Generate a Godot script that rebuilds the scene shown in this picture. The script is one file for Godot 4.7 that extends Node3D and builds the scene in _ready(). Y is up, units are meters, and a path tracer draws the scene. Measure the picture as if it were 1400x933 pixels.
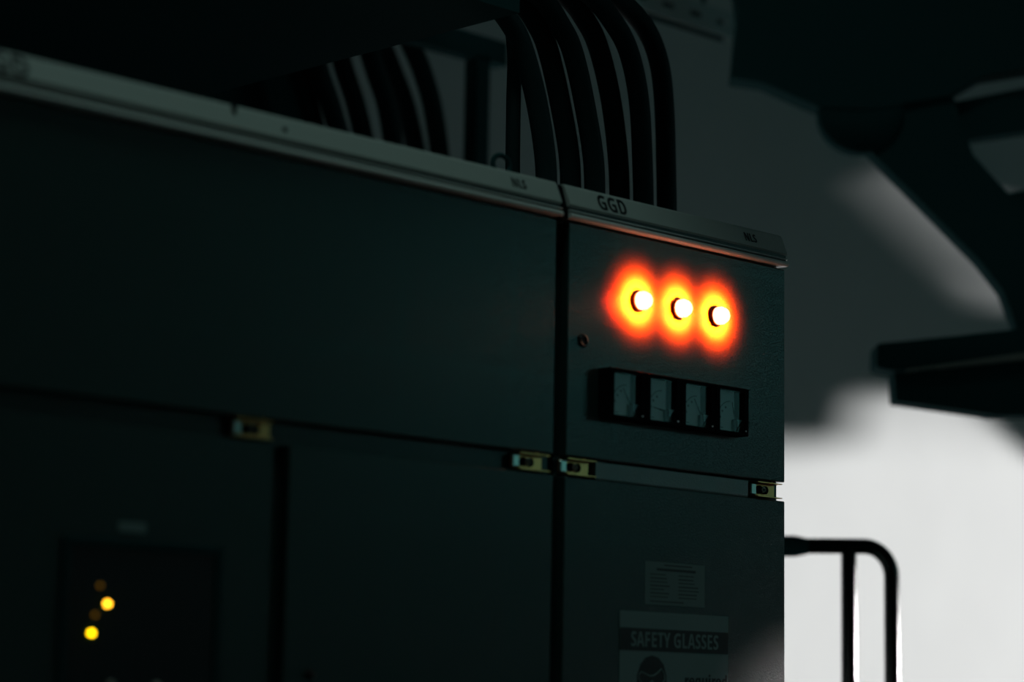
extends Node3D
# Switchgear room: a row of metal switchgear cabinets seen obliquely, sunlit wall beyond.
# Cabinet fronts lie in the plane z = 0, x runs along the row, y is up, units are metres.

const CAM := Vector3(-2.8834, 1.32586, 2.74467)
const YAW := 45.2398
const PITCH := 8.6001
const ROLL := 0.9814
const FOCAL_PX := 3300.0
const WALL_Z := -2.5
const END_X := 7.0

var M := {}
var used := {}
var cam_r: Vector3
var cam_u: Vector3
var cam_f: Vector3
var flat_f: Vector3

# ------------------------------------------------------------------ helpers
func numbered(n: String) -> String:
	var k: int = used.get(n, 0)
	used[n] = k + 1
	return n if k == 0 else "%s_%03d" % [n, k]

func st() -> SurfaceTool:
	var s := SurfaceTool.new()
	s.begin(Mesh.PRIMITIVE_TRIANGLES)
	return s

func tri(s: SurfaceTool, a: Vector3, b: Vector3, c: Vector3, smooth := false) -> void:
	s.set_smooth_group(0 if smooth else -1)
	s.add_vertex(a); s.add_vertex(b); s.add_vertex(c)

# a,b,c,d counter-clockwise seen from outside
func quad(s: SurfaceTool, a: Vector3, b: Vector3, c: Vector3, d: Vector3, smooth := false) -> void:
	tri(s, a, c, b, smooth)
	tri(s, a, d, c, smooth)

func box(s: SurfaceTool, lo: Vector3, hi: Vector3, t := Transform3D.IDENTITY) -> void:
	var p := []
	for i in 8:
		p.append(t * Vector3(hi.x if i & 1 else lo.x, hi.y if i & 2 else lo.y, hi.z if i & 4 else lo.z))
	quad(s, p[4], p[5], p[7], p[6])
	quad(s, p[1], p[0], p[2], p[3])
	quad(s, p[5], p[1], p[3], p[7])
	quad(s, p[0], p[4], p[6], p[2])
	quad(s, p[6], p[7], p[3], p[2])
	quad(s, p[0], p[1], p[5], p[4])

# box whose edges are chamfered by c
func cbox(s: SurfaceTool, lo: Vector3, hi: Vector3, c: float, t := Transform3D.IDENTITY) -> void:
	var m := (lo + hi) * 0.5
	var h := (hi - lo) * 0.5
	c = minf(c, minf(h.x, minf(h.y, h.z)) * 0.9)
	var pts := PackedVector3Array()
	for i in 8:
		var g := Vector3(1 if i & 1 else -1, 1 if i & 2 else -1, 1 if i & 4 else -1)
		for ax in 3:
			var q := h - Vector3(c, c, c)
			q[ax] = h[ax]
			pts.append(m + q * g)
	# faces
	for ax in 3:
		var u := (ax + 1) % 3
		var v := (ax + 2) % 3
		for sg in [-1, 1]:
			var f := []
			for k in [[-1, -1], [1, -1], [1, 1], [-1, 1]]:
				var g := [0, 0, 0]
				g[ax] = sg; g[u] = k[0]; g[v] = k[1]
				f.append(t * pts[corner(g) * 3 + ax])
			if sg > 0: quad(s, f[0], f[1], f[2], f[3])
			else: quad(s, f[3], f[2], f[1], f[0])
	# edges
	for ax in 3:
		var u := (ax + 1) % 3
		var v := (ax + 2) % 3
		for k in [[1, 1], [-1, 1], [-1, -1], [1, -1]]:
			var g0 := [0, 0, 0]
			var g1 := [0, 0, 0]
			g0[ax] = -1; g1[ax] = 1
			g0[u] = k[0]; g1[u] = k[0]; g0[v] = k[1]; g1[v] = k[1]
			var a: Vector3 = t * pts[corner(g0) * 3 + u]
			var b: Vector3 = t * pts[corner(g1) * 3 + u]
			var cc: Vector3 = t * pts[corner(g1) * 3 + v]
			var d: Vector3 = t * pts[corner(g0) * 3 + v]
			if k[0] * k[1] > 0: quad(s, a, d, cc, b)
			else: quad(s, a, b, cc, d)
	for i in 8:
		var par := (1 if i & 1 else -1) * (1 if i & 2 else -1) * (1 if i & 4 else -1)
		var a: Vector3 = t * pts[i * 3]
		var b: Vector3 = t * pts[i * 3 + 1]
		var cc: Vector3 = t * pts[i * 3 + 2]
		if par > 0: tri(s, a, cc, b)
		else: tri(s, a, b, cc)

func corner(g: Array) -> int:
	return (1 if g[0] > 0 else 0) + (2 if g[1] > 0 else 0) + (4 if g[2] > 0 else 0)

# tube along a path of points with a radius for each
func tube(s: SurfaceTool, path: PackedVector3Array, radii: PackedFloat32Array, n := 16, caps := true) -> void:
	var rings := []
	var side := Vector3.ZERO
	for i in path.size():
		var d := (path[mini(i + 1, path.size() - 1)] - path[maxi(i - 1, 0)]).normalized()
		if i == 0:
			side = d.cross(Vector3(0.31, 0.27, 0.91)).normalized()
		else:
			side = (side - d * side.dot(d)).normalized()
		var up := d.cross(side)
		var ring := PackedVector3Array()
		for k in n:
			var a := TAU * k / n
			ring.append(path[i] + (side * cos(a) + up * sin(a)) * radii[mini(i, radii.size() - 1)])
		rings.append(ring)
	for i in path.size() - 1:
		for k in n:
			var k2 := (k + 1) % n
			quad(s, rings[i][k], rings[i][k2], rings[i + 1][k2], rings[i + 1][k], true)
	if caps:
		for k in n:
			var k2 := (k + 1) % n
			tri(s, path[0], rings[0][k], rings[0][k2])
			var e := path.size() - 1
			tri(s, path[e], rings[e][k2], rings[e][k])

# surface of revolution about the local z axis: profile of (radius, z) from back to front
func lathe(s: SurfaceTool, profile: Array, t: Transform3D, n := 32, smooth := true) -> void:
	for i in profile.size() - 1:
		var p0: Vector2 = profile[i]
		var p1: Vector2 = profile[i + 1]
		for k in n:
			var a := TAU * k / n
			var b := TAU * (k + 1) / n
			var v0 := t * Vector3(cos(a) * p0.x, sin(a) * p0.x, p0.y)
			var v1 := t * Vector3(cos(b) * p0.x, sin(b) * p0.x, p0.y)
			var v2 := t * Vector3(cos(b) * p1.x, sin(b) * p1.x, p1.y)
			var v3 := t * Vector3(cos(a) * p1.x, sin(a) * p1.x, p1.y)
			if p0.x > 1e-6: tri(s, v0, v2, v1, smooth)
			if p1.x > 1e-6: tri(s, v0, v3, v2, smooth)

# prism of a polygon: pts on one face, moved by d to the other
func prism(s: SurfaceTool, pts: PackedVector3Array, d: Vector3) -> void:
	var nrm := Vector3.ZERO
	for i in pts.size():
		nrm += (pts[i] - pts[0]).cross(pts[(i + 1) % pts.size()] - pts[0])
	var q := pts.duplicate()
	if nrm.dot(d) > 0:
		q.reverse()
	nrm = -d.normalized()
	var ux := (q[1] - q[0]).normalized()
	var uy := nrm.cross(ux).normalized()
	var flat := PackedVector2Array()
	for v in q:
		flat.append(Vector2((v - q[0]).dot(ux), (v - q[0]).dot(uy)))
	var ids := Geometry2D.triangulate_polygon(flat)
	for i in range(0, ids.size(), 3):
		var a := q[ids[i]]
		var b := q[ids[i + 1]]
		var c := q[ids[i + 2]]
		if (b - a).cross(c - a).dot(nrm) > 0:
			tri(s, a, c, b)
			tri(s, a + d, b + d, c + d)
		else:
			tri(s, a, b, c)
			tri(s, a + d, c + d, b + d)
	for i in q.size():
		var a := q[i]
		var b := q[(i + 1) % q.size()]
		quad(s, b, a, a + d, b + d)

func obj(called: String, s: SurfaceTool, m: Material, parent: Node = self) -> MeshInstance3D:
	s.generate_normals()
	var o := MeshInstance3D.new()
	o.mesh = s.commit()
	o.material_override = m
	o.cast_shadow = GeometryInstance3D.SHADOW_CASTING_SETTING_ON
	o.name = numbered(called) if parent == self else called
	parent.add_child(o, true)
	return o

func tag(o: Node, label: String, category := "", group := "", kind := "") -> void:
	if label: o.set_meta("label", label)
	if category: o.set_meta("category", category)
	if group: o.set_meta("group", group)
	if kind: o.set_meta("kind", kind)

func thing(called: String, label: String, category: String, at := Vector3.ZERO, group := "") -> Node3D:
	var o := Node3D.new()
	o.name = numbered(called)
	add_child(o, true)
	o.position = at
	tag(o, label, category, group)
	return o

func struct(called: String, s: SurfaceTool, m: Material) -> MeshInstance3D:
	var o := obj(called, s, m)
	o.set_meta("kind", "structure")
	return o

func text(called: String, words: String, size: float, m: Material, at: Vector3, parent: Node, bold := true, stretch := Vector2.ONE, tilt := 0.0) -> MeshInstance3D:
	var f := SystemFont.new()
	f.font_names = PackedStringArray(["Droid Sans Mono"]) if not bold else PackedStringArray(["Droid Sans"])
	f.font_weight = 700 if bold else 400
	var t := TextMesh.new()
	t.text = words
	t.font = f
	t.font_size = 48
	t.pixel_size = size / 34.0
	t.depth = 0.0006
	t.curve_step = 2.0
	var o := MeshInstance3D.new()
	o.mesh = t
	o.material_override = m
	o.name = called
	parent.add_child(o, true)
	o.position = at
	o.rotation.x = tilt
	o.scale = Vector3(stretch.x, stretch.y, 1)
	return o

# a point seen at pixel (px, py), on the plane z = depth
func on_z(px: float, py: float, z: float) -> Vector3:
	var d := cam_f + cam_r * ((px - 700.0) / FOCAL_PX) + cam_u * ((466.5 - py) / FOCAL_PX)
	return CAM + d * ((z - CAM.z) / d.z)

# ... on an upright plane square to the view, that many metres away
func on_d(px: float, py: float, dist: float) -> Vector3:
	var d := cam_f + cam_r * ((px - 700.0) / FOCAL_PX) + cam_u * ((466.5 - py) / FOCAL_PX)
	return CAM + d * (dist / d.dot(flat_f))

func smooth_path(pts: PackedVector3Array, steps := 6) -> PackedVector3Array:
	var out := PackedVector3Array()
	for i in pts.size() - 1:
		var a := pts[maxi(i - 1, 0)]
		var b := pts[i]
		var c := pts[i + 1]
		var d := pts[mini(i + 2, pts.size() - 1)]
		for k in steps:
			out.append(b.cubic_interpolate(c, a, d, float(k) / steps))
	out.append(pts[pts.size() - 1])
	return out

# ------------------------------------------------------------------ materials
func noise_tex(freq: float, sz: int, sd: int, lo := 0.0, hi := 1.0, kind := FastNoiseLite.TYPE_SIMPLEX_SMOOTH, octaves := 3) -> NoiseTexture2D:
	var n := FastNoiseLite.new()
	n.noise_type = kind
	n.frequency = freq
	n.seed = sd
	n.fractal_octaves = octaves
	var t := NoiseTexture2D.new()
	t.width = sz; t.height = sz
	t.seamless = true
	t.noise = n
	var g := Gradient.new()
	g.set_color(0, Color(lo, lo, lo)); g.set_color(1, Color(hi, hi, hi))
	t.color_ramp = g
	return t

func mat(name_: String, c: Color, rough := 0.6, metal := 0.0, spec := 0.5) -> StandardMaterial3D:
	var m := StandardMaterial3D.new()
	m.resource_name = name_
	m.albedo_color = c
	m.roughness = rough
	m.metallic = metal
	m.metallic_specular = spec
	M[name_] = m
	return m

func relief(m: StandardMaterial3D, t: Texture2D, cm: float, per_m: float) -> void:
	m.heightmap_enabled = true
	m.heightmap_texture = t
	m.heightmap_scale = cm
	m.uv1_triplanar = true
	m.uv1_world_triplanar = true
	m.uv1_scale = Vector3.ONE * per_m

func mottle(m: StandardMaterial3D, t: Texture2D, per_m: float) -> void:
	m.albedo_texture = t
	m.uv1_triplanar = true
	m.uv1_world_triplanar = true
	m.uv1_scale = Vector3.ONE * per_m

func materials() -> void:
	var grain := noise_tex(0.11, 512, 3, 0.0, 1.0, FastNoiseLite.TYPE_SIMPLEX, 2)
	# powder coat: flat film with scattered raised grains
	grain.color_ramp.set_offset(0, 0.52)
	grain.color_ramp.set_offset(1, 0.85)
	var cloud := noise_tex(0.012, 512, 8, 0.975, 1.0)
	var m := mat("cabinet_paint", Color8(40, 63, 60), 0.27, 0.0, 0.42)
	relief(m, grain, 0.032, 4.0)
	m = mat("fascia_paint", Color8(176, 180, 174), 0.45)
	m = mat("sheen_paint", Color8(110, 122, 118), 0.35, 0.0, 0.7)  # lighter than the doors: the strip's sheen is put into its colour
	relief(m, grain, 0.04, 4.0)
	mat("maroon_strip", Color8(52, 30, 26), 0.5)
	mat("moulding", Color8(216, 218, 213), 0.35)
	mat("ink", Color8(10, 16, 16), 0.6)
	mat("black_plastic", Color8(9, 14, 15), 0.7, 0.0, 0.12)
	mat("matte_black", Color8(9, 15, 16), 0.85, 0.0, 0.2)
	mat("cable_rubber", Color8(24, 46, 48), 0.7, 0.0, 0.25)
	mat("black_steel", Color8(36, 68, 70), 0.9, 0.0, 0.08)
	mat("rail_steel", Color8(34, 34, 33), 0.22, 0.6)
	mat("galvanised", Color8(128, 148, 148), 0.7)
	mat("brass", Color8(216, 152, 96), 0.32, 0.9)
	mat("zinc", Color8(176, 184, 176), 0.3, 0.9)
	mat("dial_face", Color8(170, 205, 208), 0.7)
	mat("hood", Color8(120, 160, 165), 0.6)
	mat("white_dot", Color8(240, 244, 244), 0.4)
	mat("paper", Color8(126, 146, 142), 0.6)
	mat("paper_lines", Color8(128, 146, 142), 0.6)
	mat("duct", Color8(36, 68, 70), 0.9, 0.0, 0.08)
	m = mat("wall_paint", Color8(160, 164, 163), 0.85)
	mottle(m, cloud, 0.35)
	m = mat("ceiling_paint", Color8(160, 164, 163), 0.9)
	m = mat("floor_paint", Color8(66, 76, 74), 0.5)
	mottle(m, cloud, 0.5)
	m = mat("glass", Color(0.8, 0.95, 0.95, 0.06), 0.03, 0.0, 0.115)
	m.transparency = BaseMaterial3D.TRANSPARENCY_ALPHA
	m = mat("display_glass", Color8(22, 42, 44), 0.2)
	m = mat("red_lamp", Color8(255, 120, 60), 0.3)
	m.emission_enabled = true
	m.emission = Color(1.0, 0.78, 0.62)
	m.emission_energy_multiplier = 3.2
	m = mat("amber_led", Color8(255, 200, 40), 0.3)
	m.emission_enabled = true
	m.emission = Color(1.0, 0.70, 0.14)
	m.emission_energy_multiplier = 11.0
	m = mat("yellow_led", Color8(255, 215, 30), 0.3)
	m.emission_enabled = true
	m.emission = Color(1.0, 0.80, 0.04)
	m.emission_energy_multiplier = 9.0
	m = mat("led_reflection", Color8(120, 90, 20), 0.3)  # LED reflections in the display glass, drawn as faint glowing beads
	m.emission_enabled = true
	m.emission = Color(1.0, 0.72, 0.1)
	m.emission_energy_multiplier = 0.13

# ------------------------------------------------------------------ camera, sky, sun
func camera_and_light() -> void:
	var y := deg_to_rad(YAW)
	var p := deg_to_rad(PITCH)
	var r := deg_to_rad(ROLL)
	cam_f = Vector3(sin(y) * cos(p), sin(p), -cos(y) * cos(p))
	flat_f = Vector3(sin(y), 0, -cos(y))
	var right := Vector3(cos(y), 0, sin(y))
	var up := right.cross(cam_f)
	cam_r = right * cos(r) + up * sin(r)
	cam_u = up * cos(r) - right * sin(r)
	var cam := Camera3D.new()
	cam.name = "camera"
	add_child(cam)
	cam.transform = Transform3D(Basis(cam_r, cam_u, -cam_f), CAM)
	cam.keep_aspect = Camera3D.KEEP_HEIGHT
	var lens := CameraAttributesPhysical.new()
	lens.frustum_focal_length = 12.0 / (466.5 / FOCAL_PX)
	lens.frustum_focus_distance = 4.42
	lens.exposure_aperture = 1.4
	lens.frustum_near = 0.05
	lens.frustum_far = 100.0
	cam.attributes = lens
	cam.fov = rad_to_deg(2.0 * atan(466.5 / FOCAL_PX))
	cam.current = true

	var env := Environment.new()
	env.background_mode = Environment.BG_SKY
	env.tonemap_mode = Environment.TONE_MAPPER_LINEAR
	env.tonemap_exposure = 1.0
	env.sdfgi_enabled = true
	env.ssao_enabled = true
	env.ssil_enabled = true
	var sky := Sky.new()
	var sm := ProceduralSkyMaterial.new()
	sm.sky_top_color = Color(0.36, 0.56, 0.58)
	sm.sky_horizon_color = Color(0.62, 0.80, 0.80)
	sm.ground_horizon_color = Color(0.30, 0.36, 0.35)
	sm.ground_bottom_color = Color(0.20, 0.24, 0.23)
	sm.sun_angle_max = 2.0
	sm.energy_multiplier = 0.12
	sky.sky_material = sm
	env.sky = sky
	var we := WorldEnvironment.new()
	we.name = "environment"
	we.environment = env
	add_child(we)

	# low sun, streaming in through the openings of the end wall
	var sun := DirectionalLight3D.new()
	sun.name = "sun"
	sun.light_color = Color(1.0, 0.985, 0.985)
	sun.light_energy = 4.5
	sun.light_angular_distance = 2.8
	sun.shadow_enabled = true
	add_child(sun)
	var az := deg_to_rad(20.0)
	var el := deg_to_rad(2.0)
	sun.look_at_from_position(Vector3.ZERO, -Vector3(cos(az) * cos(el), sin(el), sin(az) * cos(el)))

	# fill lights at the added skylight and the added front window, both unseen
	daylight("added_skylight_fill", Vector3(-0.8, 4.38, 0.6), Vector3(-0.8, 0, 0.6), Vector2(0.6, 0.6), 0.75, Color(0.80, 0.98, 0.95))
	daylight("added_window_fill", Vector3(5.7, 3.15, 4.98), Vector3(5.7, 3.15, 0), Vector2(2.2, 1.0), 1.35, Color(0.50, 0.90, 0.90))

func daylight(called: String, at: Vector3, towards: Vector3, size: Vector2, energy: float, c: Color) -> void:
	var a := AreaLight3D.new()
	a.name = called
	a.area_size = size
	a.light_color = c
	a.light_energy = energy
	a.shadow_enabled = true
	a.area_range = 30.0
	add_child(a)
	a.look_at_from_position(at, towards, Vector3.UP if absf(at.y - towards.y) < 0.1 else Vector3.FORWARD)

# ------------------------------------------------------------------ the room
func room() -> void:
	var s := st()
	box(s, Vector3(-6, -0.15, WALL_Z - 0.2), Vector3(END_X + 0.14, 0, 5.2))
	struct("floor", s, M.floor_paint)
	s = st()
	box(s, Vector3(END_X + 0.14, -0.15, -4), Vector3(24, 0, 12))
	struct("floor_yard", s, M.floor_paint)
	# ceiling with an added skylight opening x -1.1..-0.5, z 0.3..0.9
	s = st()
	box(s, Vector3(-6, 4.4, WALL_Z - 0.2), Vector3(END_X + 0.14, 4.55, 0.3))
	box(s, Vector3(-6, 4.4, 0.9), Vector3(END_X + 0.14, 4.55, 5.2))
	box(s, Vector3(-6, 4.4, 0.3), Vector3(-1.1, 4.55, 0.9))
	box(s, Vector3(-0.5, 4.4, 0.3), Vector3(END_X + 0.14, 4.55, 0.9))
	struct("ceiling", s, M.ceiling_paint)
	s = st()
	box(s, Vector3(-6, 0, WALL_Z - 0.2), Vector3(END_X + 0.14, 4.4, WALL_Z))
	struct("wall_back", s, M.wall_paint)
	s = st()
	box(s, Vector3(-6.2, 0, WALL_Z), Vector3(-6, 4.4, 5.2))
	struct("wall_left", s, M.wall_paint)
	# front wall with an added window opening x 4.6..6.8, y 2.65..3.65
	s = st()
	box(s, Vector3(-6, 0, 5.0), Vector3(END_X + 0.14, 2.65, 5.2))
	box(s, Vector3(-6, 3.65, 5.0), Vector3(END_X + 0.14, 4.4, 5.2))
	box(s, Vector3(-6, 2.65, 5.0), Vector3(4.6, 3.65, 5.2))
	box(s, Vector3(6.8, 2.65, 5.0), Vector3(END_X + 0.14, 3.65, 5.2))
	struct("wall_front", s, M.wall_paint)
	s = st()
	for b in [[4.6, 2.65, 6.8, 2.69], [4.6, 3.61, 6.8, 3.65], [4.6, 2.69, 4.64, 3.61], [6.76, 2.69, 6.8, 3.61], [5.68, 2.69, 5.72, 3.61]]:
		box(s, Vector3(b[0], b[1], 5.08), Vector3(b[2], b[3], 5.12))
	struct("added_window_1", s, M.black_steel)
	# end wall (x = END_X): a doorway with a sloping head and an added high window
	var door := PackedVector2Array([Vector2(-2.2, 0.0), Vector2(-2.2, 2.10), Vector2(-1.92, 2.36), Vector2(-1.70, 2.60), Vector2(-1.44, 2.56), Vector2(-1.42, 2.40), Vector2(-1.276, 2.36), Vector2(2.280, 1.60), Vector2(2.280, 0.0)])  # head outline shaped to cast the edge of the sun patch
	var added_pane := PackedVector2Array([Vector2(-1.427, 3.364), Vector2(-1.675, 3.565), Vector2(-1.842, 3.435), Vector2(-2.049, 3.507), Vector2(-2.042, 3.006), Vector2(-1.665, 2.945)])  # added unseen opening, outlined to throw a sun patch on the back wall
	var wall := CSGCombiner3D.new()
	wall.name = "wall_right"
	var solid := CSGBox3D.new()
	solid.size = Vector3(0.14, 4.4, 5.2 - WALL_Z)
	solid.position = Vector3(END_X + 0.07, 2.2, (5.2 + WALL_Z) * 0.5)
	solid.material = M.wall_paint
	wall.add_child(solid)
	for hole in [door, added_pane]:
		var cut := CSGPolygon3D.new()
		cut.operation = CSGShape3D.OPERATION_SUBTRACTION
		cut.polygon = hole
		cut.depth = 0.6
		cut.transform = Transform3D(Basis(Vector3(0, 0, 1), Vector3(0, 1, 0), Vector3(-1, 0, 0)), Vector3(END_X - 0.2, 0, 0))
		cut.material = M.wall_paint
		wall.add_child(cut)
	add_child(wall)
	wall.set_meta("kind", "structure")
	# added awning, unseen: its sloping edge is shaped to shade part of the high window
	var aw := thing("added_awning", "added dark slanted awning panel in the yard, shading the high window", "awning", Vector3(20.0, 0, 5.0))
	s = st()
	var pts := PackedVector3Array()
	for v in [[3.592, 4.859], [2.408, 3.200], [6.5, 3.2], [6.5, 4.859]]: pts.append(Vector3(0, v[1], v[0] - 5.0))
	prism(s, pts, Vector3(0.05, 0, 0))
	obj("shade_panel", s, M.black_steel, aw)
	for z in [1.35, 1.0]:
		s = st()
		box(s, Vector3(0.05, 0, z - 0.03), Vector3(0.11, 3.6, z + 0.03))
		obj("post", s, M.black_steel, aw)

# ------------------------------------------------------------------ cabinets
func bar_x(s: SurfaceTool, x0: float, x1: float, profile: Array) -> void:
	var pts := PackedVector3Array()
	for v in profile: pts.append(Vector3(x0, v[1], v[0] + 0.3))
	prism(s, pts, Vector3(x1 - x0, 0, 0))

func header(cab: Node3D, x0: float, x1: float) -> void:
	var o := cab.position
	var s := st()
	bar_x(s, x0 - o.x, x1 - o.x, [[-0.30, 2.16], [0.004, 2.16], [0.008, 2.163], [-0.006, 2.196], [-0.010, 2.2], [-0.30, 2.2]])
	obj("fascia", s, M.fascia_paint, cab)
	s = st()
	bar_x(s, x0 - o.x, x1 - o.x, [[-0.02, 2.1490], [0.004, 2.1490], [0.004, 2.160], [-0.02, 2.160]])
	obj("trim_strip", s, M.maroon_strip, cab)
	s = st()
	bar_x(s, x0 - o.x, x1 - o.x, [[0.004, 2.1512], [0.0085, 2.1512], [0.0095, 2.1521], [0.0085, 2.1532], [0.004, 2.1532]])
	obj("trim_bead", s, M.moulding, cab)
	s = st()
	bar_x(s, x0 - o.x, x1 - o.x, [[-0.02, 2.139], [0.009, 2.139], [0.0115, 2.1403], [0.0122, 2.1435], [0.0105, 2.1468], [0.007, 2.1485], [-0.02, 2.1490]])
	obj("trim_moulding", s, M.moulding, cab)

# brass hinge in the strip between the doors; its middle at x, reaching to `hand` side
func hinge(cab: Node3D, x: float, y: float, hand: float) -> void:
	var h := Node3D.new()
	h.name = "hinge"
	cab.add_child(h, true)
	h.position = Vector3(x, y, -0.012) - cab.position
	tag(h, "brass and zinc plated door hinge")
	var s := st()
	cbox(s, Vector3(-0.036, -0.011, -0.004), Vector3(0.036, 0.011, 0.000), 0.0008)
	obj("back_plate", s, M.brass, h)
	s = st()
	cbox(s, Vector3(-0.038, -0.0105, 0.000), Vector3(-0.022, 0.0105, 0.006), 0.002)
	obj("zinc_block", s, M.zinc, h)
	s = st()
	box(s, Vector3(0.006 * hand - 0.034, 0.012, -0.006), Vector3(0.006 * hand + 0.036, 0.0136, 0.014))
	obj("upper_flange", s, M.brass, h)
	s = st()
	box(s, Vector3(0.006 * hand - 0.034, -0.0136, -0.006), Vector3(0.006 * hand + 0.036, -0.012, 0.014))
	obj("lower_flange", s, M.brass, h)
	for k in 2:
		s = st()
		lathe(s, [Vector2(0, -0.001), Vector2(0.0075, -0.001), Vector2(0.0075, 0.005), Vector2(0.0055, 0.007), Vector2(0, 0.007)], Transform3D(Basis(), Vector3(-0.011 + 0.016 * k, 0, 0)), 16)
		obj("knuckle", s, M.black_plastic, h)
	s = st()
	lathe(s, [Vector2(0.0042, 0.0), Vector2(0.0058, 0.006), Vector2(0.0042, 0.0095), Vector2(0.0028, 0.0075), Vector2(0.0028, 0.0)], Transform3D(Basis(), Vector3(-0.004, 0, 0)), 16)
	obj("pin", s, M.zinc, h)
	s = st()
	lathe(s, [Vector2(0, 0.0), Vector2(0.004, 0.0), Vector2(0.0035, 0.003), Vector2(0, 0.0038)], Transform3D(Basis(Vector3.RIGHT, -PI / 2), Vector3(0.02, 0.0136, 0.004)), 12)
	obj("rivet", s, M.brass, h)

func lift_eye(cab: Node3D, at: Vector3) -> void:
	var s := st()
	var ring := PackedVector3Array()
	for i in 25:
		var a := TAU * i / 24.0
		ring.append(at + Vector3(cos(a) * 0.020, sin(a) * 0.016, 0))
	tube(s, ring, PackedFloat32Array([0.0045]), 10, false)
	tube(s, PackedVector3Array([Vector3(at.x, 2.2, at.z), Vector3(at.x, at.y - 0.014, at.z)]), PackedFloat32Array([0.006]), 10)
	var o := obj("lifting_eye", s, M.black_steel, cab)
	o.position = -cab.position

func lamp(cab: Node3D, x: float, y: float) -> void:
	var l := Node3D.new()
	l.name = "indicator_lamp"
	cab.add_child(l, true)
	l.position = Vector3(x, y, 0.0) - cab.position
	tag(l, "glowing red indicator lamp on the meter door")
	var s := st()
	lathe(s, [Vector2(0, 0.0), Vector2(0.0168, 0.0), Vector2(0.0168, 0.006), Vector2(0.0155, 0.0075), Vector2(0.0, 0.0075)], Transform3D.IDENTITY, 36)
	obj("bezel", s, M.black_plastic, l)
	s = st()
	lathe(s, [Vector2(0.0, 0.0078), Vector2(0.0158, 0.0078), Vector2(0.0162, 0.010), Vector2(0.0162, 0.0165), Vector2(0.0150, 0.018), Vector2(0.0140, 0.0185), Vector2(0.0136, 0.0225), Vector2(0.0122, 0.0245), Vector2(0.008, 0.0262), Vector2(0.0, 0.0268)], Transform3D.IDENTITY, 36)
	obj("lamp_lens", s, M.red_lamp, l)
	# the overhanging lens throws most of its light back on the door around it
	var back := SpotLight3D.new()
	back.name = "lamp_glow"
	back.light_color = Color(1.0, 0.135, 0.0)
	back.light_energy = 26.0
	back.light_size = 0.012
	back.spot_angle = 75.0
	back.spot_angle_attenuation = 1.0
	back.spot_range = 30.0
	back.spot_attenuation = 2.0
	back.shadow_enabled = true
	l.add_child(back)
	back.position = Vector3(0, 0, 0.0175)
	var wide := back.duplicate()
	wide.name = "lamp_spill"
	wide.light_color = Color(1.0, 0.32, 0.18)
	wide.light_energy = 0.4
	wide.spot_angle = 83.0
	l.add_child(wide)
	var g := OmniLight3D.new()
	g.name = "lamp_light"
	g.light_color = Color(1.0, 0.55, 0.42)
	g.light_energy = 0.0022
	g.light_size = 0.012
	g.omni_range = 30.0
	g.omni_attenuation = 2.0
	g.shadow_enabled = true
	l.add_child(g)
	g.position = Vector3(0, 0, 0.0175)

func dial_texture() -> ImageTexture:
	var w := 200
	var h := 240
	var im := Image.create(w, h, false, Image.FORMAT_RGB8)
	im.fill(Color8(196, 214, 214))
	var ink := Color8(40, 58, 60)
	im.fill_rect(Rect2i(22, 26, 5, 26), ink)   # unit letter
	im.fill_rect(Rect2i(30, 26, 5, 26), ink)
	im.fill_rect(Rect2i(22, 22, 13, 5), ink)
	im.fill_rect(Rect2i(22, 38, 13, 4), ink)
	var c := Vector2(158, 196)
	for i in 400:
		var a := PI * 0.5 * i / 399.0
		for t in 3:
			var p := c + Vector2(-cos(a), -sin(a)) * (136.0 + t)
			im.set_pixel(clampi(int(p.x), 0, w - 1), clampi(int(p.y), 0, h - 1), ink)
	for i in 11:
		var a := PI * 0.5 * i / 10.0
		var len := 16 if i % 5 == 0 else 9
		for t in len * 2:
			var p := c + Vector2(-cos(a), -sin(a)) * (128.0 + t * 0.5)
			im.fill_rect(Rect2i(clampi(int(p.x), 0, w - 3), clampi(int(p.y), 0, h - 3), 2, 2), ink)
	for a in [0.35, 0.75, 1.15]:
		var p: Vector2 = c + Vector2(-cos(a), -sin(a)) * 108.0
		im.fill_rect(Rect2i(int(p.x) - 7, int(p.y) - 6, 6, 12), ink)
		im.fill_rect(Rect2i(int(p.x) + 2, int(p.y) - 6, 6, 12), ink)
	im.fill_rect(Rect2i(18, 212, 30, 4), ink)
	im.fill_rect(Rect2i(18, 222, 22, 4), ink)
	im.fill_rect(Rect2i(62, 216, 24, 4), ink)
	return ImageTexture.create_from_image(im)

func flat_quad(lo: Vector3, hi: Vector3) -> SurfaceTool:
	# upright sheet facing +z with texture coordinates, 0.4 mm thick
	var s := st()
	s.set_uv(Vector2(0, 1)); var a := Vector3(lo.x, lo.y, hi.z)
	s.set_smooth_group(-1)
	var v := [[a, Vector2(0, 1)], [Vector3(lo.x, hi.y, hi.z), Vector2(0, 0)], [Vector3(hi.x, hi.y, hi.z), Vector2(1, 0)], [Vector3(hi.x, lo.y, hi.z), Vector2(1, 1)]]
	for i in [0, 1, 2, 0, 2, 3]:
		s.set_uv(v[i][1])
		s.add_vertex(v[i][0])
	s.set_uv(Vector2(0.02, 0.98))
	box(s, Vector3(lo.x, lo.y, lo.z), Vector3(hi.x, hi.y, hi.z - 0.0001))
	return s

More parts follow.
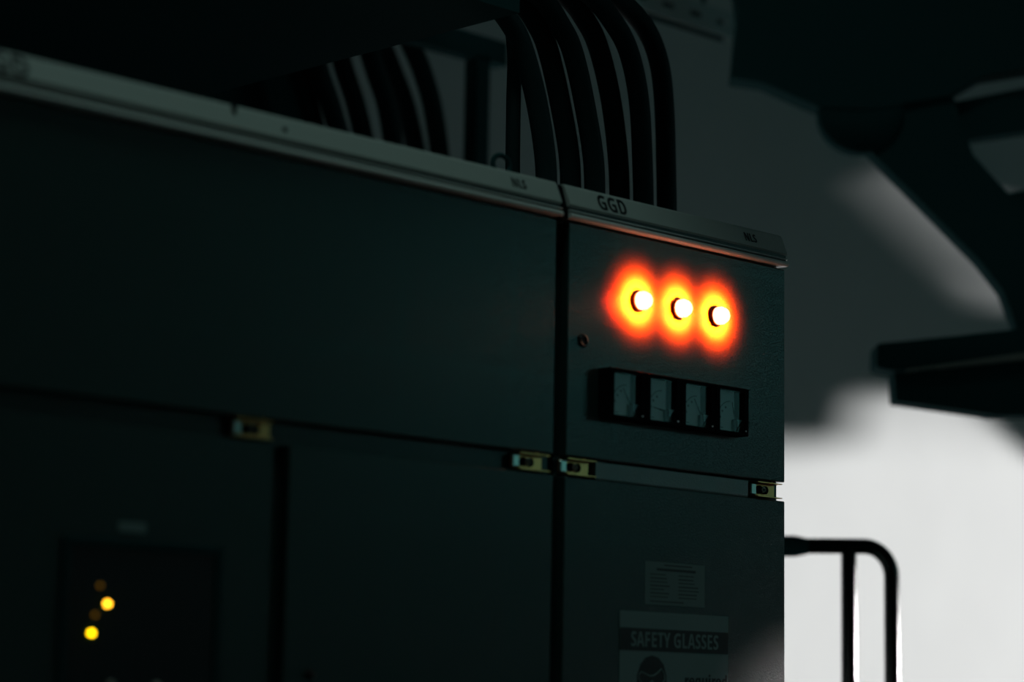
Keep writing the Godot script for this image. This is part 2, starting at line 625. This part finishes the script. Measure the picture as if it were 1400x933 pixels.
func meter(cab: Node3D, x0: float, w: float, y0: float, y1: float, deg: float) -> void:
	var m := Node3D.new()
	m.name = "panel_meter"
	cab.add_child(m, true)
	var org := Vector3(x0, y0, 0)
	m.position = org - cab.position
	tag(m, "square black panel meter with pale dial")
	var h := y1 - y0
	var d := 0.028
	var s := st()
	# case: back, four bezel bars
	box(s, Vector3(0.001, 0, 0), Vector3(w - 0.001, h, 0.013))
	cbox(s, Vector3(0.0005, 0, 0.0), Vector3(0.013, h, d), 0.0015)
	cbox(s, Vector3(w - 0.012, 0, 0.0), Vector3(w - 0.0005, h, d), 0.0015)
	cbox(s, Vector3(0.012, 0, 0.0), Vector3(w - 0.011, 0.0055, d), 0.0012)
	cbox(s, Vector3(0.012, h - 0.0065, 0.0), Vector3(w - 0.011, h, d), 0.0012)
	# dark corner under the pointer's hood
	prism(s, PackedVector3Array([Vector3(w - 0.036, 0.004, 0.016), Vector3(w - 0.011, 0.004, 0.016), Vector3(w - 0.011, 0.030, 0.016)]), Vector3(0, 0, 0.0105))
	obj("case", s, M.black_plastic, m)
	s = flat_quad(Vector3(0.0125, 0.0055, 0.0134), Vector3(w - 0.0265, h - 0.0065, 0.0142))
	obj("dial", s, M.dial_print, m)
	var piv := Vector3(w - 0.026, 0.0245, 0.0165)
	s = st()
	var t := Transform3D(Basis(Vector3(0, 0, 1), deg_to_rad(deg)), piv)
	box(s, Vector3(-0.0007, 0, 0), Vector3(0.0007, 0.036, 0.0006), t)
	box(s, Vector3(-0.0013, 0, 0), Vector3(0.0013, 0.020, 0.0006), t)
	obj("needle", s, M.ink, m)
	s = st()
	cbox(s, Vector3(w - 0.036, 0.0055, 0.0142), Vector3(w - 0.025, 0.0285, 0.023), 0.002)
	obj("hood", s, M.black_plastic, m)
	s = st()
	prism(s, PackedVector3Array([Vector3(w - 0.025, 0.010, 0.0145), Vector3(w - 0.025, 0.0285, 0.0145), Vector3(w - 0.0125, 0.0285, 0.0145)]), Vector3(0, 0, 0.007))
	obj("hood_face", s, M.hood, m)
	s = st()
	lathe(s, [Vector2(0, d - 0.001), Vector2(0.0016, d - 0.001), Vector2(0.0014, d + 0.0008), Vector2(0, d + 0.0012)], Transform3D(Basis(), Vector3(w - 0.0095, 0.0085, 0)), 12)
	obj("zero_screw", s, M.white_dot, m)
	s = st()
	box(s, Vector3(0.0125, 0.005, 0.0262), Vector3(w - 0.0265, h - 0.006, 0.0268))
	obj("glass", s, M.glass, m)

func cabinets() -> void:
	# --- end cabinet
	var o := thing("switchgear_cabinet", "dark grey switchgear cabinet with three glowing red lamps and four meters", "cabinet", Vector3(0.3, 0, -0.3))
	var q := o.position
	var s := st()
	box(s, Vector3(0.008, 0.0, -0.6) - q, Vector3(0.6, 2.16, -0.02) - q)
	obj("body", s, M.cabinet_paint, o)
	header(o, 0.0095, 0.5975)
	s = st()
	cbox(s, Vector3(0.016, 1.739, -0.019) - q, Vector3(0.6, 2.1345, 0) - q, 0.0016)
	obj("meter_door", s, M.cabinet_paint, o)
	s = st()
	cbox(s, Vector3(0.014, 0.09, -0.019) - q, Vector3(0.6, 1.704, 0) - q, 0.0016)
	obj("lower_door", s, M.cabinet_paint, o)
	s = st()
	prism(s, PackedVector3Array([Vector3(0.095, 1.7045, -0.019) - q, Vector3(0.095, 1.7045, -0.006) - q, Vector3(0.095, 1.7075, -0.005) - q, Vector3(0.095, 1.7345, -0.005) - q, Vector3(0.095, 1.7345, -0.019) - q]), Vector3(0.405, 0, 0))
	obj("sheen_strip", s, M.sheen_paint, o)  # strip between the doors, its bright sheen painted in as lighter colour
	hinge(o, 0.048, 1.7215, 1.0)
	hinge(o, 0.548, 1.7215, 1.0)
	for x in [0.191, 0.2965, 0.3995]: lamp(o, x, 2.0215)
	var degs := [35.0, 82.0, 33.0, 14.0]
	for i in 4: meter(o, 0.092 + 0.0926 * i, 0.0926, 1.809, 1.894, degs[i])
	# door lock
	s = st()
	lathe(s, [Vector2(0.0, 0.0015), Vector2(0.0055, 0.0015), Vector2(0.0065, 0.004), Vector2(0.0105, 0.004), Vector2(0.0118, 0.0), Vector2(0, 0.0)], Transform3D(Basis(), Vector3(0.053, 1.936, 0) - q), 28)
	var lk := obj("door_lock", s, M.rail_steel, o)
	tag(lk, "small round key lock")
	s = st()
	cbox(s, Vector3(0.0508, 1.9285, 0.0012) - q, Vector3(0.0552, 1.9435, 0.0026) - q, 0.0006)
	obj("keyhole", s, M.ink, lk)
	text("lettering", "GGD", 0.029, M.ink, Vector3(0.1215, 2.1795, 0.0015) - q, o, true, Vector2(0.86, 1.0), -0.40)
	text("lettering", "NLS", 0.017, M.ink, Vector3(0.497, 2.1795, 0.0015) - q, o, true, Vector2(0.80, 1.0), -0.40)

	# --- wide cabinet next to it
	o = thing("switchgear_cabinet", "wide dark switchgear cabinet with a blank upper door and a display with yellow lights", "cabinet", Vector3(-0.62, 0, -0.3))
	q = o.position
	s = st()
	box(s, Vector3(-1.232, 0.0, -0.6) - q, Vector3(-0.008, 2.16, -0.02) - q)
	obj("body", s, M.cabinet_paint, o)
	header(o, -1.232, -0.0095)
	s = st()
	cbox(s, Vector3(-1.228, 1.739, -0.019) - q, Vector3(-0.014, 2.1345, 0) - q, 0.0016)
	obj("upper_door", s, M.cabinet_paint, o)
	s = st()
	cbox(s, Vector3(-0.580, 0.09, -0.019) - q, Vector3(-0.014, 1.704, 0) - q, 0.0016)
	obj("lower_door", s, M.cabinet_paint, o)
	s = st()
	cbox(s, Vector3(-1.228, 0.09, -0.019) - q, Vector3(-0.610, 1.704, 0) - q, 0.0016)
	obj("lower_door", s, M.cabinet_paint, o)
	hinge(o, -0.065, 1.7215, 1.0)
	hinge(o, -0.645, 1.7215, -1.0)
	s = st()
	bar_x(s, -0.0095 - q.x, 0.0075 - q.x, [[-0.30, 2.137], [0.006, 2.137], [0.006, 2.15], [0.002, 2.162], [-0.0085, 2.194], [-0.012, 2.198], [-0.30, 2.198]])
	var gk := obj("gap_filler", s, M.matte_black, o)  # dark filler added to keep the gap between the headers dark
	tag(gk, "black filler darkening the gap between the two cabinets")
	text("lettering", "GGD", 0.036, M.ink, Vector3(-1.116, 2.1795, 0.0018) - q, o, true, Vector2(0.92, 0.95), -0.40)
	text("lettering", "NLS", 0.017, M.ink, Vector3(-0.1072, 2.1795, 0.0015) - q, o, true, Vector2(0.80, 1.0), -0.40)
	s = st()
	box(s, Vector3(-0.7085, 2.184, -0.006) - q, Vector3(-0.7025, 2.2005, 0.0005) - q)
	var notch := obj("dark_slot", s, M.ink, o)  # dark box standing for a slot in the top of the fascia
	tag(notch, "dark slot at the joint of the fascia")
	s = st()
	lathe(s, [Vector2(0, -0.006), Vector2(0.005, -0.006), Vector2(0.004, 0.004), Vector2(0, 0.005)], Transform3D(Basis(), Vector3(-0.611, 2.1775, 0) - q), 14)
	obj("rivet", s, M.ink, o)
	lift_eye(o, Vector3(-0.118, 2.214, -0.03))
	# display window in the left lower door
	s = st()
	for b in [[-0.978, 1.325, -0.966, 1.545], [-0.714, 1.325, -0.702, 1.545], [-0.966, 1.533, -0.714, 1.545], [-0.966, 1.325, -0.714, 1.337]]:
		cbox(s, Vector3(b[0], b[1], 0.0) - q, Vector3(b[2], b[3], 0.006) - q, 0.0015)
	var fr := obj("display_frame", s, M.black_steel, o)
	s = st()
	box(s, Vector3(-0.966, 1.337, 0.0) - q, Vector3(-0.714, 1.533, 0.002) - q)
	obj("display_glass", s, M.display_glass, fr)
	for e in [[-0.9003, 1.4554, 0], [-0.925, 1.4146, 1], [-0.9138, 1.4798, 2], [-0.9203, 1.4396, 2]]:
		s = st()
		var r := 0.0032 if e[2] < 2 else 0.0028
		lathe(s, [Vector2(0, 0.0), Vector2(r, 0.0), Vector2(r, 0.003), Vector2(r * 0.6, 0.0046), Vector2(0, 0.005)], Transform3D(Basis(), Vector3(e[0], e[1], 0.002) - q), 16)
		obj("led_and_reflection", s, [M.amber_led, M.yellow_led, M.led_reflection][e[2]], fr)  # the last two are reflections in the glass, drawn as dim beads
	for x in [-0.889, -0.812]:
		s = st()
		lathe(s, [Vector2(0, 0.0), Vector2(0.005, 0.0), Vector2(0.004, 0.006), Vector2(0, 0.007)], Transform3D(Basis(), Vector3(x, 1.346, 0.002) - q), 16)
		obj("push_button", s, M.zinc, fr)
	s = st()
	cbox(s, Vector3(-0.885, 1.556, 0.0) - q, Vector3(-0.838, 1.570, 0.0015) - q, 0.0004)
	var np := obj("name_plate", s, M.paper, o)
	tag(np, "small blank name plate above the display")
	s = st()
	lathe(s, [Vector2(0, 0.0), Vector2(0.008, 0.0), Vector2(0.007, 0.006), Vector2(0, 0.007)], Transform3D(Basis(), Vector3(-0.53, 1.367, 0) - q), 16)
	obj("door_lock", s, M.rail_steel, o)

	# --- stickers on the end cabinet's lower door
	var im := Image.create(320, 150, false, Image.FORMAT_RGB8)
	im.fill(Color8(226, 232, 230))
	var rng := RandomNumberGenerator.new()
	rng.seed = 11
	im.fill_rect(Rect2i(100, 8, 150, 5), Color8(90, 100, 100))
	im.fill_rect(Rect2i(60, 22, 210, 9), Color8(70, 80, 80))
	for i in 7:
		for k in 2:
			var x := 26 + k * 150
			var ww := rng.randi_range(70, 118)
			im.fill_rect(Rect2i(x, 42 + i * 13, ww, 4 + (i % 2)), Color8(110, 122, 120))
	im.fill_rect(Rect2i(26, 136, 180, 5), Color8(100, 112, 110))
	var pm: StandardMaterial3D = M.paper_lines
	pm.albedo_texture = ImageTexture.create_from_image(im)
	s = flat_quad(Vector3(-0.0786, 0.0, 0.0), Vector3(0.0786, 0.0735, 0.0006))
	var sheet := obj("data_label", s, M.paper_lines)
	sheet.position = Vector3(0.295, 1.5015, 0.0001)
	tag(sheet, "small printed data label stuck above the safety sign", "label")

	var sign_ := thing("safety_sign", "safety glasses required sign stuck on the cabinet's lower door", "sign", Vector3(0.2955, 1.275, 0.0001))
	s = st()
	box(s, Vector3(-0.1425, 0.0, 0.0), Vector3(0.1425, 0.2135, 0.0008))
	obj("board", s, M.paper, sign_)
	s = st()
	box(s, Vector3(-0.1425, 0.147, 0.0008), Vector3(0.1425, 0.185, 0.0011))
	obj("black_band", s, M.ink, sign_)
	text("heading", "SAFETY GLASSES", 0.0245, M.paper, Vector3(0.0, 0.166, 0.0012), sign_, true, Vector2(0.87, 1.0))
	text("lower_words", "required", 0.021, M.ink, Vector3(0.083, 0.098, 0.001), sign_, true, Vector2(0.95, 1.0))
	s = st()
	var hd := PackedVector3Array()
	for v in [[-0.0975, 0.0], [-0.010, 0.0], [-0.014, 0.022], [-0.034, 0.036], [-0.034, 0.052], [-0.025, 0.068], [-0.022, 0.088], [-0.023, 0.105], [-0.030, 0.123], [-0.043, 0.134], [-0.060, 0.138], [-0.077, 0.134], [-0.090, 0.122], [-0.098, 0.104], [-0.099, 0.086], [-0.095, 0.068], [-0.085, 0.050], [-0.086, 0.036], [-0.110, 0.020]]:
		hd.append(Vector3(v[0], v[1] + 0.002, 0.0008))
	prism(s, hd, Vector3(0, 0, 0.0003))
	obj("head_pictogram", s, M.ink, sign_)
	s = st()
	var gl := PackedVector3Array()
	for v in [[-0.094, 0.107], [-0.088, 0.112], [-0.078, 0.109], [-0.066, 0.105], [-0.056, 0.106], [-0.044, 0.112], [-0.037, 0.118], [-0.031, 0.112], [-0.027, 0.100], [-0.035, 0.092], [-0.050, 0.090], [-0.060, 0.097], [-0.070, 0.090], [-0.086, 0.092], [-0.094, 0.100], [-0.094, 0.107]]:
		gl.append(Vector3(v[0], v[1], 0.0013))
	tube(s, gl, PackedFloat32Array([0.0011]), 6)
	obj("glasses_pictogram", s, M.paper, sign_)

# ------------------------------------------------------------------ cables and overhead steel
func cable(called: String, pix: Array, z: float, r: float, label: String, group: String, base_y: float) -> void:
	var pts := PackedVector3Array()
	var first := on_z(pix[0][0], pix[0][1], z)
	var foot := Vector3(first.x + 0.004, base_y, z)
	pts.append(Vector3(first.x + 0.004, maxf(base_y, first.y - 0.12), z))
	for v in pix: pts.append(on_z(v[0], v[1], z))
	var o := thing(called, label, "cable", foot, group)
	var rel := PackedVector3Array([Vector3.ZERO])
	for v in smooth_path(pts, 6):
		if v.y - base_y > 0.001: rel.append(v - foot)
	var s := st()
	tube(s, rel, PackedFloat32Array([r]), 18)
	obj("sheath", s, M.cable_rubber, o)
	s = st()
	lathe(s, [Vector2(0, 0.0), Vector2(r * 1.18, 0.0), Vector2(r * 1.18, 0.05), Vector2(r * 1.06, 0.058), Vector2(0, 0.058)], Transform3D(Basis(Vector3.RIGHT, -PI / 2), Vector3.ZERO), 20)
	obj("gland", s, M.black_plastic, o)

func overhead() -> void:
	# seven thick cables rising from the end cabinet's roof and bending over to the tray
	var sets := [
		[[701, 232], [702, 141], [703, 70], [694, 25], [660, -10], [600, -40]],
		[[746, 222], [734, 141], [716, 71], [700, 35], [670, 0], [600, -45]],
		[[779, 222], [766, 141], [750, 71], [735, 35], [706, -4], [640, -50]],
		[[812, 225], [799, 141], [783, 71], [766, 35], [737, -6], [670, -55]],
		[[846, 230], [836, 141], [820, 71], [803, 32], [772, -8], [700, -60]],
		[[879, 240], [874, 141], [861, 75], [841, 34], [806, -8], [730, -60]],
		[[911, 240], [908.5, 150], [902, 90], [886, 45], [858, 10], [818, -18], [740, -62]]]
	for i in sets.size():
		var last: Array = sets[i]
		var label: String = ["straight slim black cable on the lamp cabinet's roof, next to the lifting eye", "second thick black cable counted from the lifting eye, on the lamp cabinet's roof", "third thick black cable counted from the lifting eye, on the lamp cabinet's roof", "middle one of the seven black cables on the lamp cabinet's roof", "third thick black cable counted inward from the outermost bend on the lamp cabinet's roof", "thick black cable directly inside the outermost bend on the lamp cabinet's roof", "outermost black cable on the lamp cabinet's roof, with the longest bend"][i]
		cable("power_cable", last, -0.229 if i % 2 else -0.272, 0.0198 if i else 0.0135, label, "thick cables from the lamp cabinet's roof", 2.2)
	# the tray they run into, hung over the wide cabinet
	var t := thing("cable_tray", "black cable tray hanging above the wide cabinet", "cable tray", Vector3(-1.6, 2.52, -0.65))
	var s := st()
	box(s, Vector3(-2.2, 0, -0.5), Vector3(1.61, 0.012, 0.53))
	obj("tray_bottom", s, M.duct, t)
	for z in [-0.5, 0.518]:
		s = st()
		box(s, Vector3(-2.2, 0.012, z), Vector3(1.61, 0.14, z + 0.012))
		obj("side_rail", s, M.duct, t)
	for x in [-1.6, 0.0, 1.2]:
		for z in [-0.506, 0.536]:
			s = st()
			tube(s, PackedVector3Array([Vector3(x, 0.05, z), Vector3(x, 1.9, z)]), PackedFloat32Array([0.006]), 8)
			obj("hanger_rod", s, M.black_steel, t)
	# strut frame standing behind the cabinets
	var f := thing("strut_frame", "black post and rail strut frame standing behind the cabinets", "frame", Vector3(1.013, 0, -1.25))
	s = st()
	box(s, Vector3(-0.021, 0, -0.021), Vector3(0.021, 2.85, 0.021))
	obj("post", s, M.black_steel, f)
	s = st()
	box(s, Vector3(-3.4, 2.842, -0.021), Vector3(0.078, 2.90, 0.021))
	obj("rail", s, M.black_steel, f)
	s = st()
	box(s, Vector3(-3.4, 0, -0.021), Vector3(-3.36, 2.842, 0.021))
	obj("post", s, M.black_steel, f)
	s = st()
	box(s, Vector3(-0.07, 0, -0.07), Vector3(0.07, 0.012, 0.07))
	obj("foot_plate", s, M.black_steel, f)
	# blurred cables rising behind the cabinets to the rail
	var back := [
		[[603, 230], [592, 150], [578, 100], [562, 62], [540, 20], [500, -30]],
		[[572, 230], [556, 150], [538, 100], [520, 56], [498, 15], [458, -35]],
		[[541, 230], [530, 150], [514, 100], [497, 50], [474, 10], [434, -40]],
		[[502, 220], [488, 150], [472, 100], [456, 48], [433, 5], [393, -45]],
		[[470, 215], [454, 150], [437, 100], [420, 40], [397, 0], [357, -50]],
		[[436, 210], [424, 150], [409, 100], [390, 35], [367, -5], [327, -55]]]
	for i in back.size():
		cable("riser_cable", back[i], -1.362 if i % 2 else -1.312, 0.0235, ["black cable behind the cabinets, directly beside the strut frame's post", "second black cable from the strut frame's post, behind the cabinets", "third black cable from the strut frame's post, behind the cabinets", "fourth black cable from the strut frame's post, behind the cabinets", "fifth black cable from the strut frame's post, behind the cabinets", "black cable behind the cabinets, directly beside the upright duct"][i], "cables behind the cabinets", 0.0)
	# added black duct that fills the dark behind the wide cabinet
	var d := thing("filler_duct", "added black upright duct filling the dark behind the wide cabinet", "duct", Vector3(-0.45, 0, -1.6))
	s = st()
	box(s, Vector3(-1.3, 0, -0.15), Vector3(1.13, 4.39, 0.15))
	obj("duct_body", s, M.duct, d)
	for x in [-0.65, 0.0]:
		s = st()
		box(s, Vector3(x - 0.02, 0, 0.15), Vector3(x + 0.02, 4.39, 0.158))
		obj("cover_seam", s, M.black_steel, d)
	# slotted channel overhead
	var a := on_z(1006, 20, -0.95)
	var ch := thing("slotted_channel", "grey slotted steel channel hung overhead", "channel", Vector3(a.x, a.y, -0.95))
	s = st()
	var slots := [0.055, 0.155, 0.255, 0.355]
	box(s, Vector3(-0.9, -0.024, 0), Vector3(0, 0, 0.003))
	box(s, Vector3(-0.9, -0.066, 0), Vector3(0, -0.040, 0.003))
	var x0 := 0.0
	for k in slots:
		box(s, Vector3(-k + 0.022, -0.040, 0), Vector3(-x0, -0.024, 0.003))
		x0 = k + 0.022
	box(s, Vector3(-0.9, -0.040, 0), Vector3(-x0, -0.024, 0.003))
	box(s, Vector3(-0.9, -0.003, -0.04), Vector3(0, 0, 0))
	obj("channel_web", s, M.galvanised, ch)
	s = st()
	box(s, Vector3(-0.9, -0.0629, -0.043), Vector3(0, -0.0031, -0.04))
	obj("dark_backing", s, M.black_steel, ch)  # dark backing added behind the slots so they read dark
	for x in [-0.8, -0.1]:
		s = st()
		tube(s, PackedVector3Array([Vector3(x, -0.002, -0.02), Vector3(x, 4.4 - a.y, -0.02)]), PackedFloat32Array([0.006]), 8)
		obj("hanger_rod", s, M.black_steel, ch)
	# added duct, out of view, that shades the right end of the header
	var rb := thing("shade_duct", "added black duct over the lamp cabinet, shading the end of its header", "duct", Vector3(0.21, 3.0, 0.9))
	s = st()
	box(s, Vector3(-0.29, 0.0, -1.7), Vector3(0.29, 0.25, 1.6))
	obj("duct_body", s, M.black_steel, rb)
	for z in [-1.7, -0.6, 0.5, 1.57]:
		s = st()
		box(s, Vector3(-0.30, -0.01, z), Vector3(0.30, 0.26, z + 0.03))
		obj("joint_flange", s, M.black_steel, rb)
	for z in [-1.2, 1.2]:
		s = st()
		tube(s, PackedVector3Array([Vector3(0, 0.25, z), Vector3(0, 1.4, z)]), PackedFloat32Array([0.012]), 8)
		obj("hanger_rod", s, M.black_steel, rb)
	bracket()

func slab(called: String, parent: Node3D, pix: Array, dist: float, thick: float, m: Material) -> MeshInstance3D:
	var s := st()
	var pts := PackedVector3Array()
	for v in pix: pts.append(on_d(v[0], v[1], dist) - parent.position)
	prism(s, pts, flat_f * thick)
	return obj(called, s, m, parent)

func bracket() -> void:
	var b := thing("overhead_bracket", "black overhead steel bracket with a slanting arm and a double ledge", "bracket", on_d(1290, 480, 5.6))
	slab("top_beam", b, [[1006, 48], [1000, 106], [1044, 113], [1084, 131], [1120, 146], [1190, 150], [1300, 130], [1345, 104], [1420, 92], [1560, 60], [1560, -260], [960, -260], [1010, 20]], 5.5, 0.08, M.black_steel)
	var s := st()
	var c := on_d(1178, 150, 5.5) - b.position
	lathe(s, [Vector2(0, 0.0), Vector2(0.092, 0.0), Vector2(0.098, 0.008), Vector2(0.098, 0.07), Vector2(0, 0.07)], Transform3D(Basis(cam_r, Vector3.UP, -flat_f), c + flat_f * 0.075), 40)
	obj("round_boss", s, M.black_steel, b)
	slab("slanting_arm", b, [[1150, 160], [1188, 205], [1262, 278], [1340, 357], [1372, 398], [1392, 452], [1470, 452], [1460, 345], [1376, 262], [1331, 212], [1318, 178], [1300, 120], [1200, 90]], 5.52, 0.07, M.black_steel)
	slab("cross_bar", b, [[1296, 141], [1420, 116], [1560, 95], [1560, 150], [1420, 177], [1316, 192]], 5.56, 0.06, M.black_steel)
	slab("cross_bar", b, [[1300, 275], [1345, 272], [1420, 256], [1560, 230], [1560, 420], [1420, 420], [1330, 300]], 5.60, 0.05, M.black_steel)
	slab("upper_ledge", b, [[1199, 473], [1201, 470], [1310, 459], [1392, 450], [1560, 426], [1560, 468], [1400, 489], [1262, 507], [1222, 507], [1201, 503], [1198, 499]], 5.45, 0.10, M.black_steel)
	slab("ledge_highlight", b, [[1240, 505], [1400, 482], [1560, 462], [1560, 472], [1400, 492], [1240, 508]], 5.442, 0.02, M.zinc)  # added bright strip standing for the highlight on the ledge's bevel
	slab("lower_ledge", b, [[1222, 506], [1262, 505], [1400, 490], [1560, 470], [1560, 560], [1440, 567], [1395, 568], [1360, 568], [1345, 565], [1225, 548]], 5.48, 0.09, M.black_steel)
	for px in [1100, 1450]:
		s = st()
		var p := on_d(px, -240, 5.6) - b.position
		tube(s, PackedVector3Array([p, Vector3(p.x, 4.4 - b.position.y, p.z)]), PackedFloat32Array([0.02]), 10)
		obj("hanger_rod", s, M.black_steel, b)

func handrail() -> void:
	var dist := 5.35
	var foot := on_d(1161, 930, dist)
	var h := thing("hand_rail", "dark steel pipe rail with a rounded corner standing beyond the cabinets", "rail", Vector3(foot.x, 0, foot.z))
	var o := h.position
	var path := PackedVector3Array()
	for v in [[960, 747], [1040, 747], [1128, 747], [1178, 747.5]]: path.append(on_d(v[0], v[1], dist) - o)
	var a := on_d(1182, 747.5, dist)
	var b := on_d(1219, 790, dist)
	for i in 9:
		var t := PI * 0.5 * i / 8.0
		path.append(Vector3(lerpf(a.x, b.x, sin(t)), lerpf(a.y, b.y, 1.0 - cos(t)), lerpf(a.z, b.z, sin(t))) - o)
	path.append(Vector3(b.x, 0.0, b.z) - o)
	var s := st()
	tube(s, path, PackedFloat32Array([0.0172]), 28)
	obj("bent_pipe", s, M.rail_steel, h)
	s = st()
	var top := on_d(1161, 748, dist)
	tube(s, PackedVector3Array([Vector3(0, top.y, 0), Vector3(0, 0, 0)]), PackedFloat32Array([0.0172]), 28)
	obj("post", s, M.rail_steel, h)
	s = st()
	var l := on_d(960, 747, dist) - o
	tube(s, PackedVector3Array([l, Vector3(l.x, 0, l.z)]), PackedFloat32Array([0.0172]), 28)
	obj("post", s, M.rail_steel, h)
	s = st()
	var c := PackedVector3Array()
	for v in [1060, 1084, 1090, 1104]: c.append(on_d(v, 747.2, dist) - o)
	tube(s, c, PackedFloat32Array([0.0235, 0.0235, 0.0225, 0.0175]), 24)
	obj("clamp_collar", s, M.black_steel, h)

func _ready() -> void:
	camera_and_light()
	materials()
	var dp := mat("dial_print", Color(1, 1, 1), 0.6)
	dp.albedo_texture = dial_texture()
	room()
	cabinets()
	overhead()
	handrail()
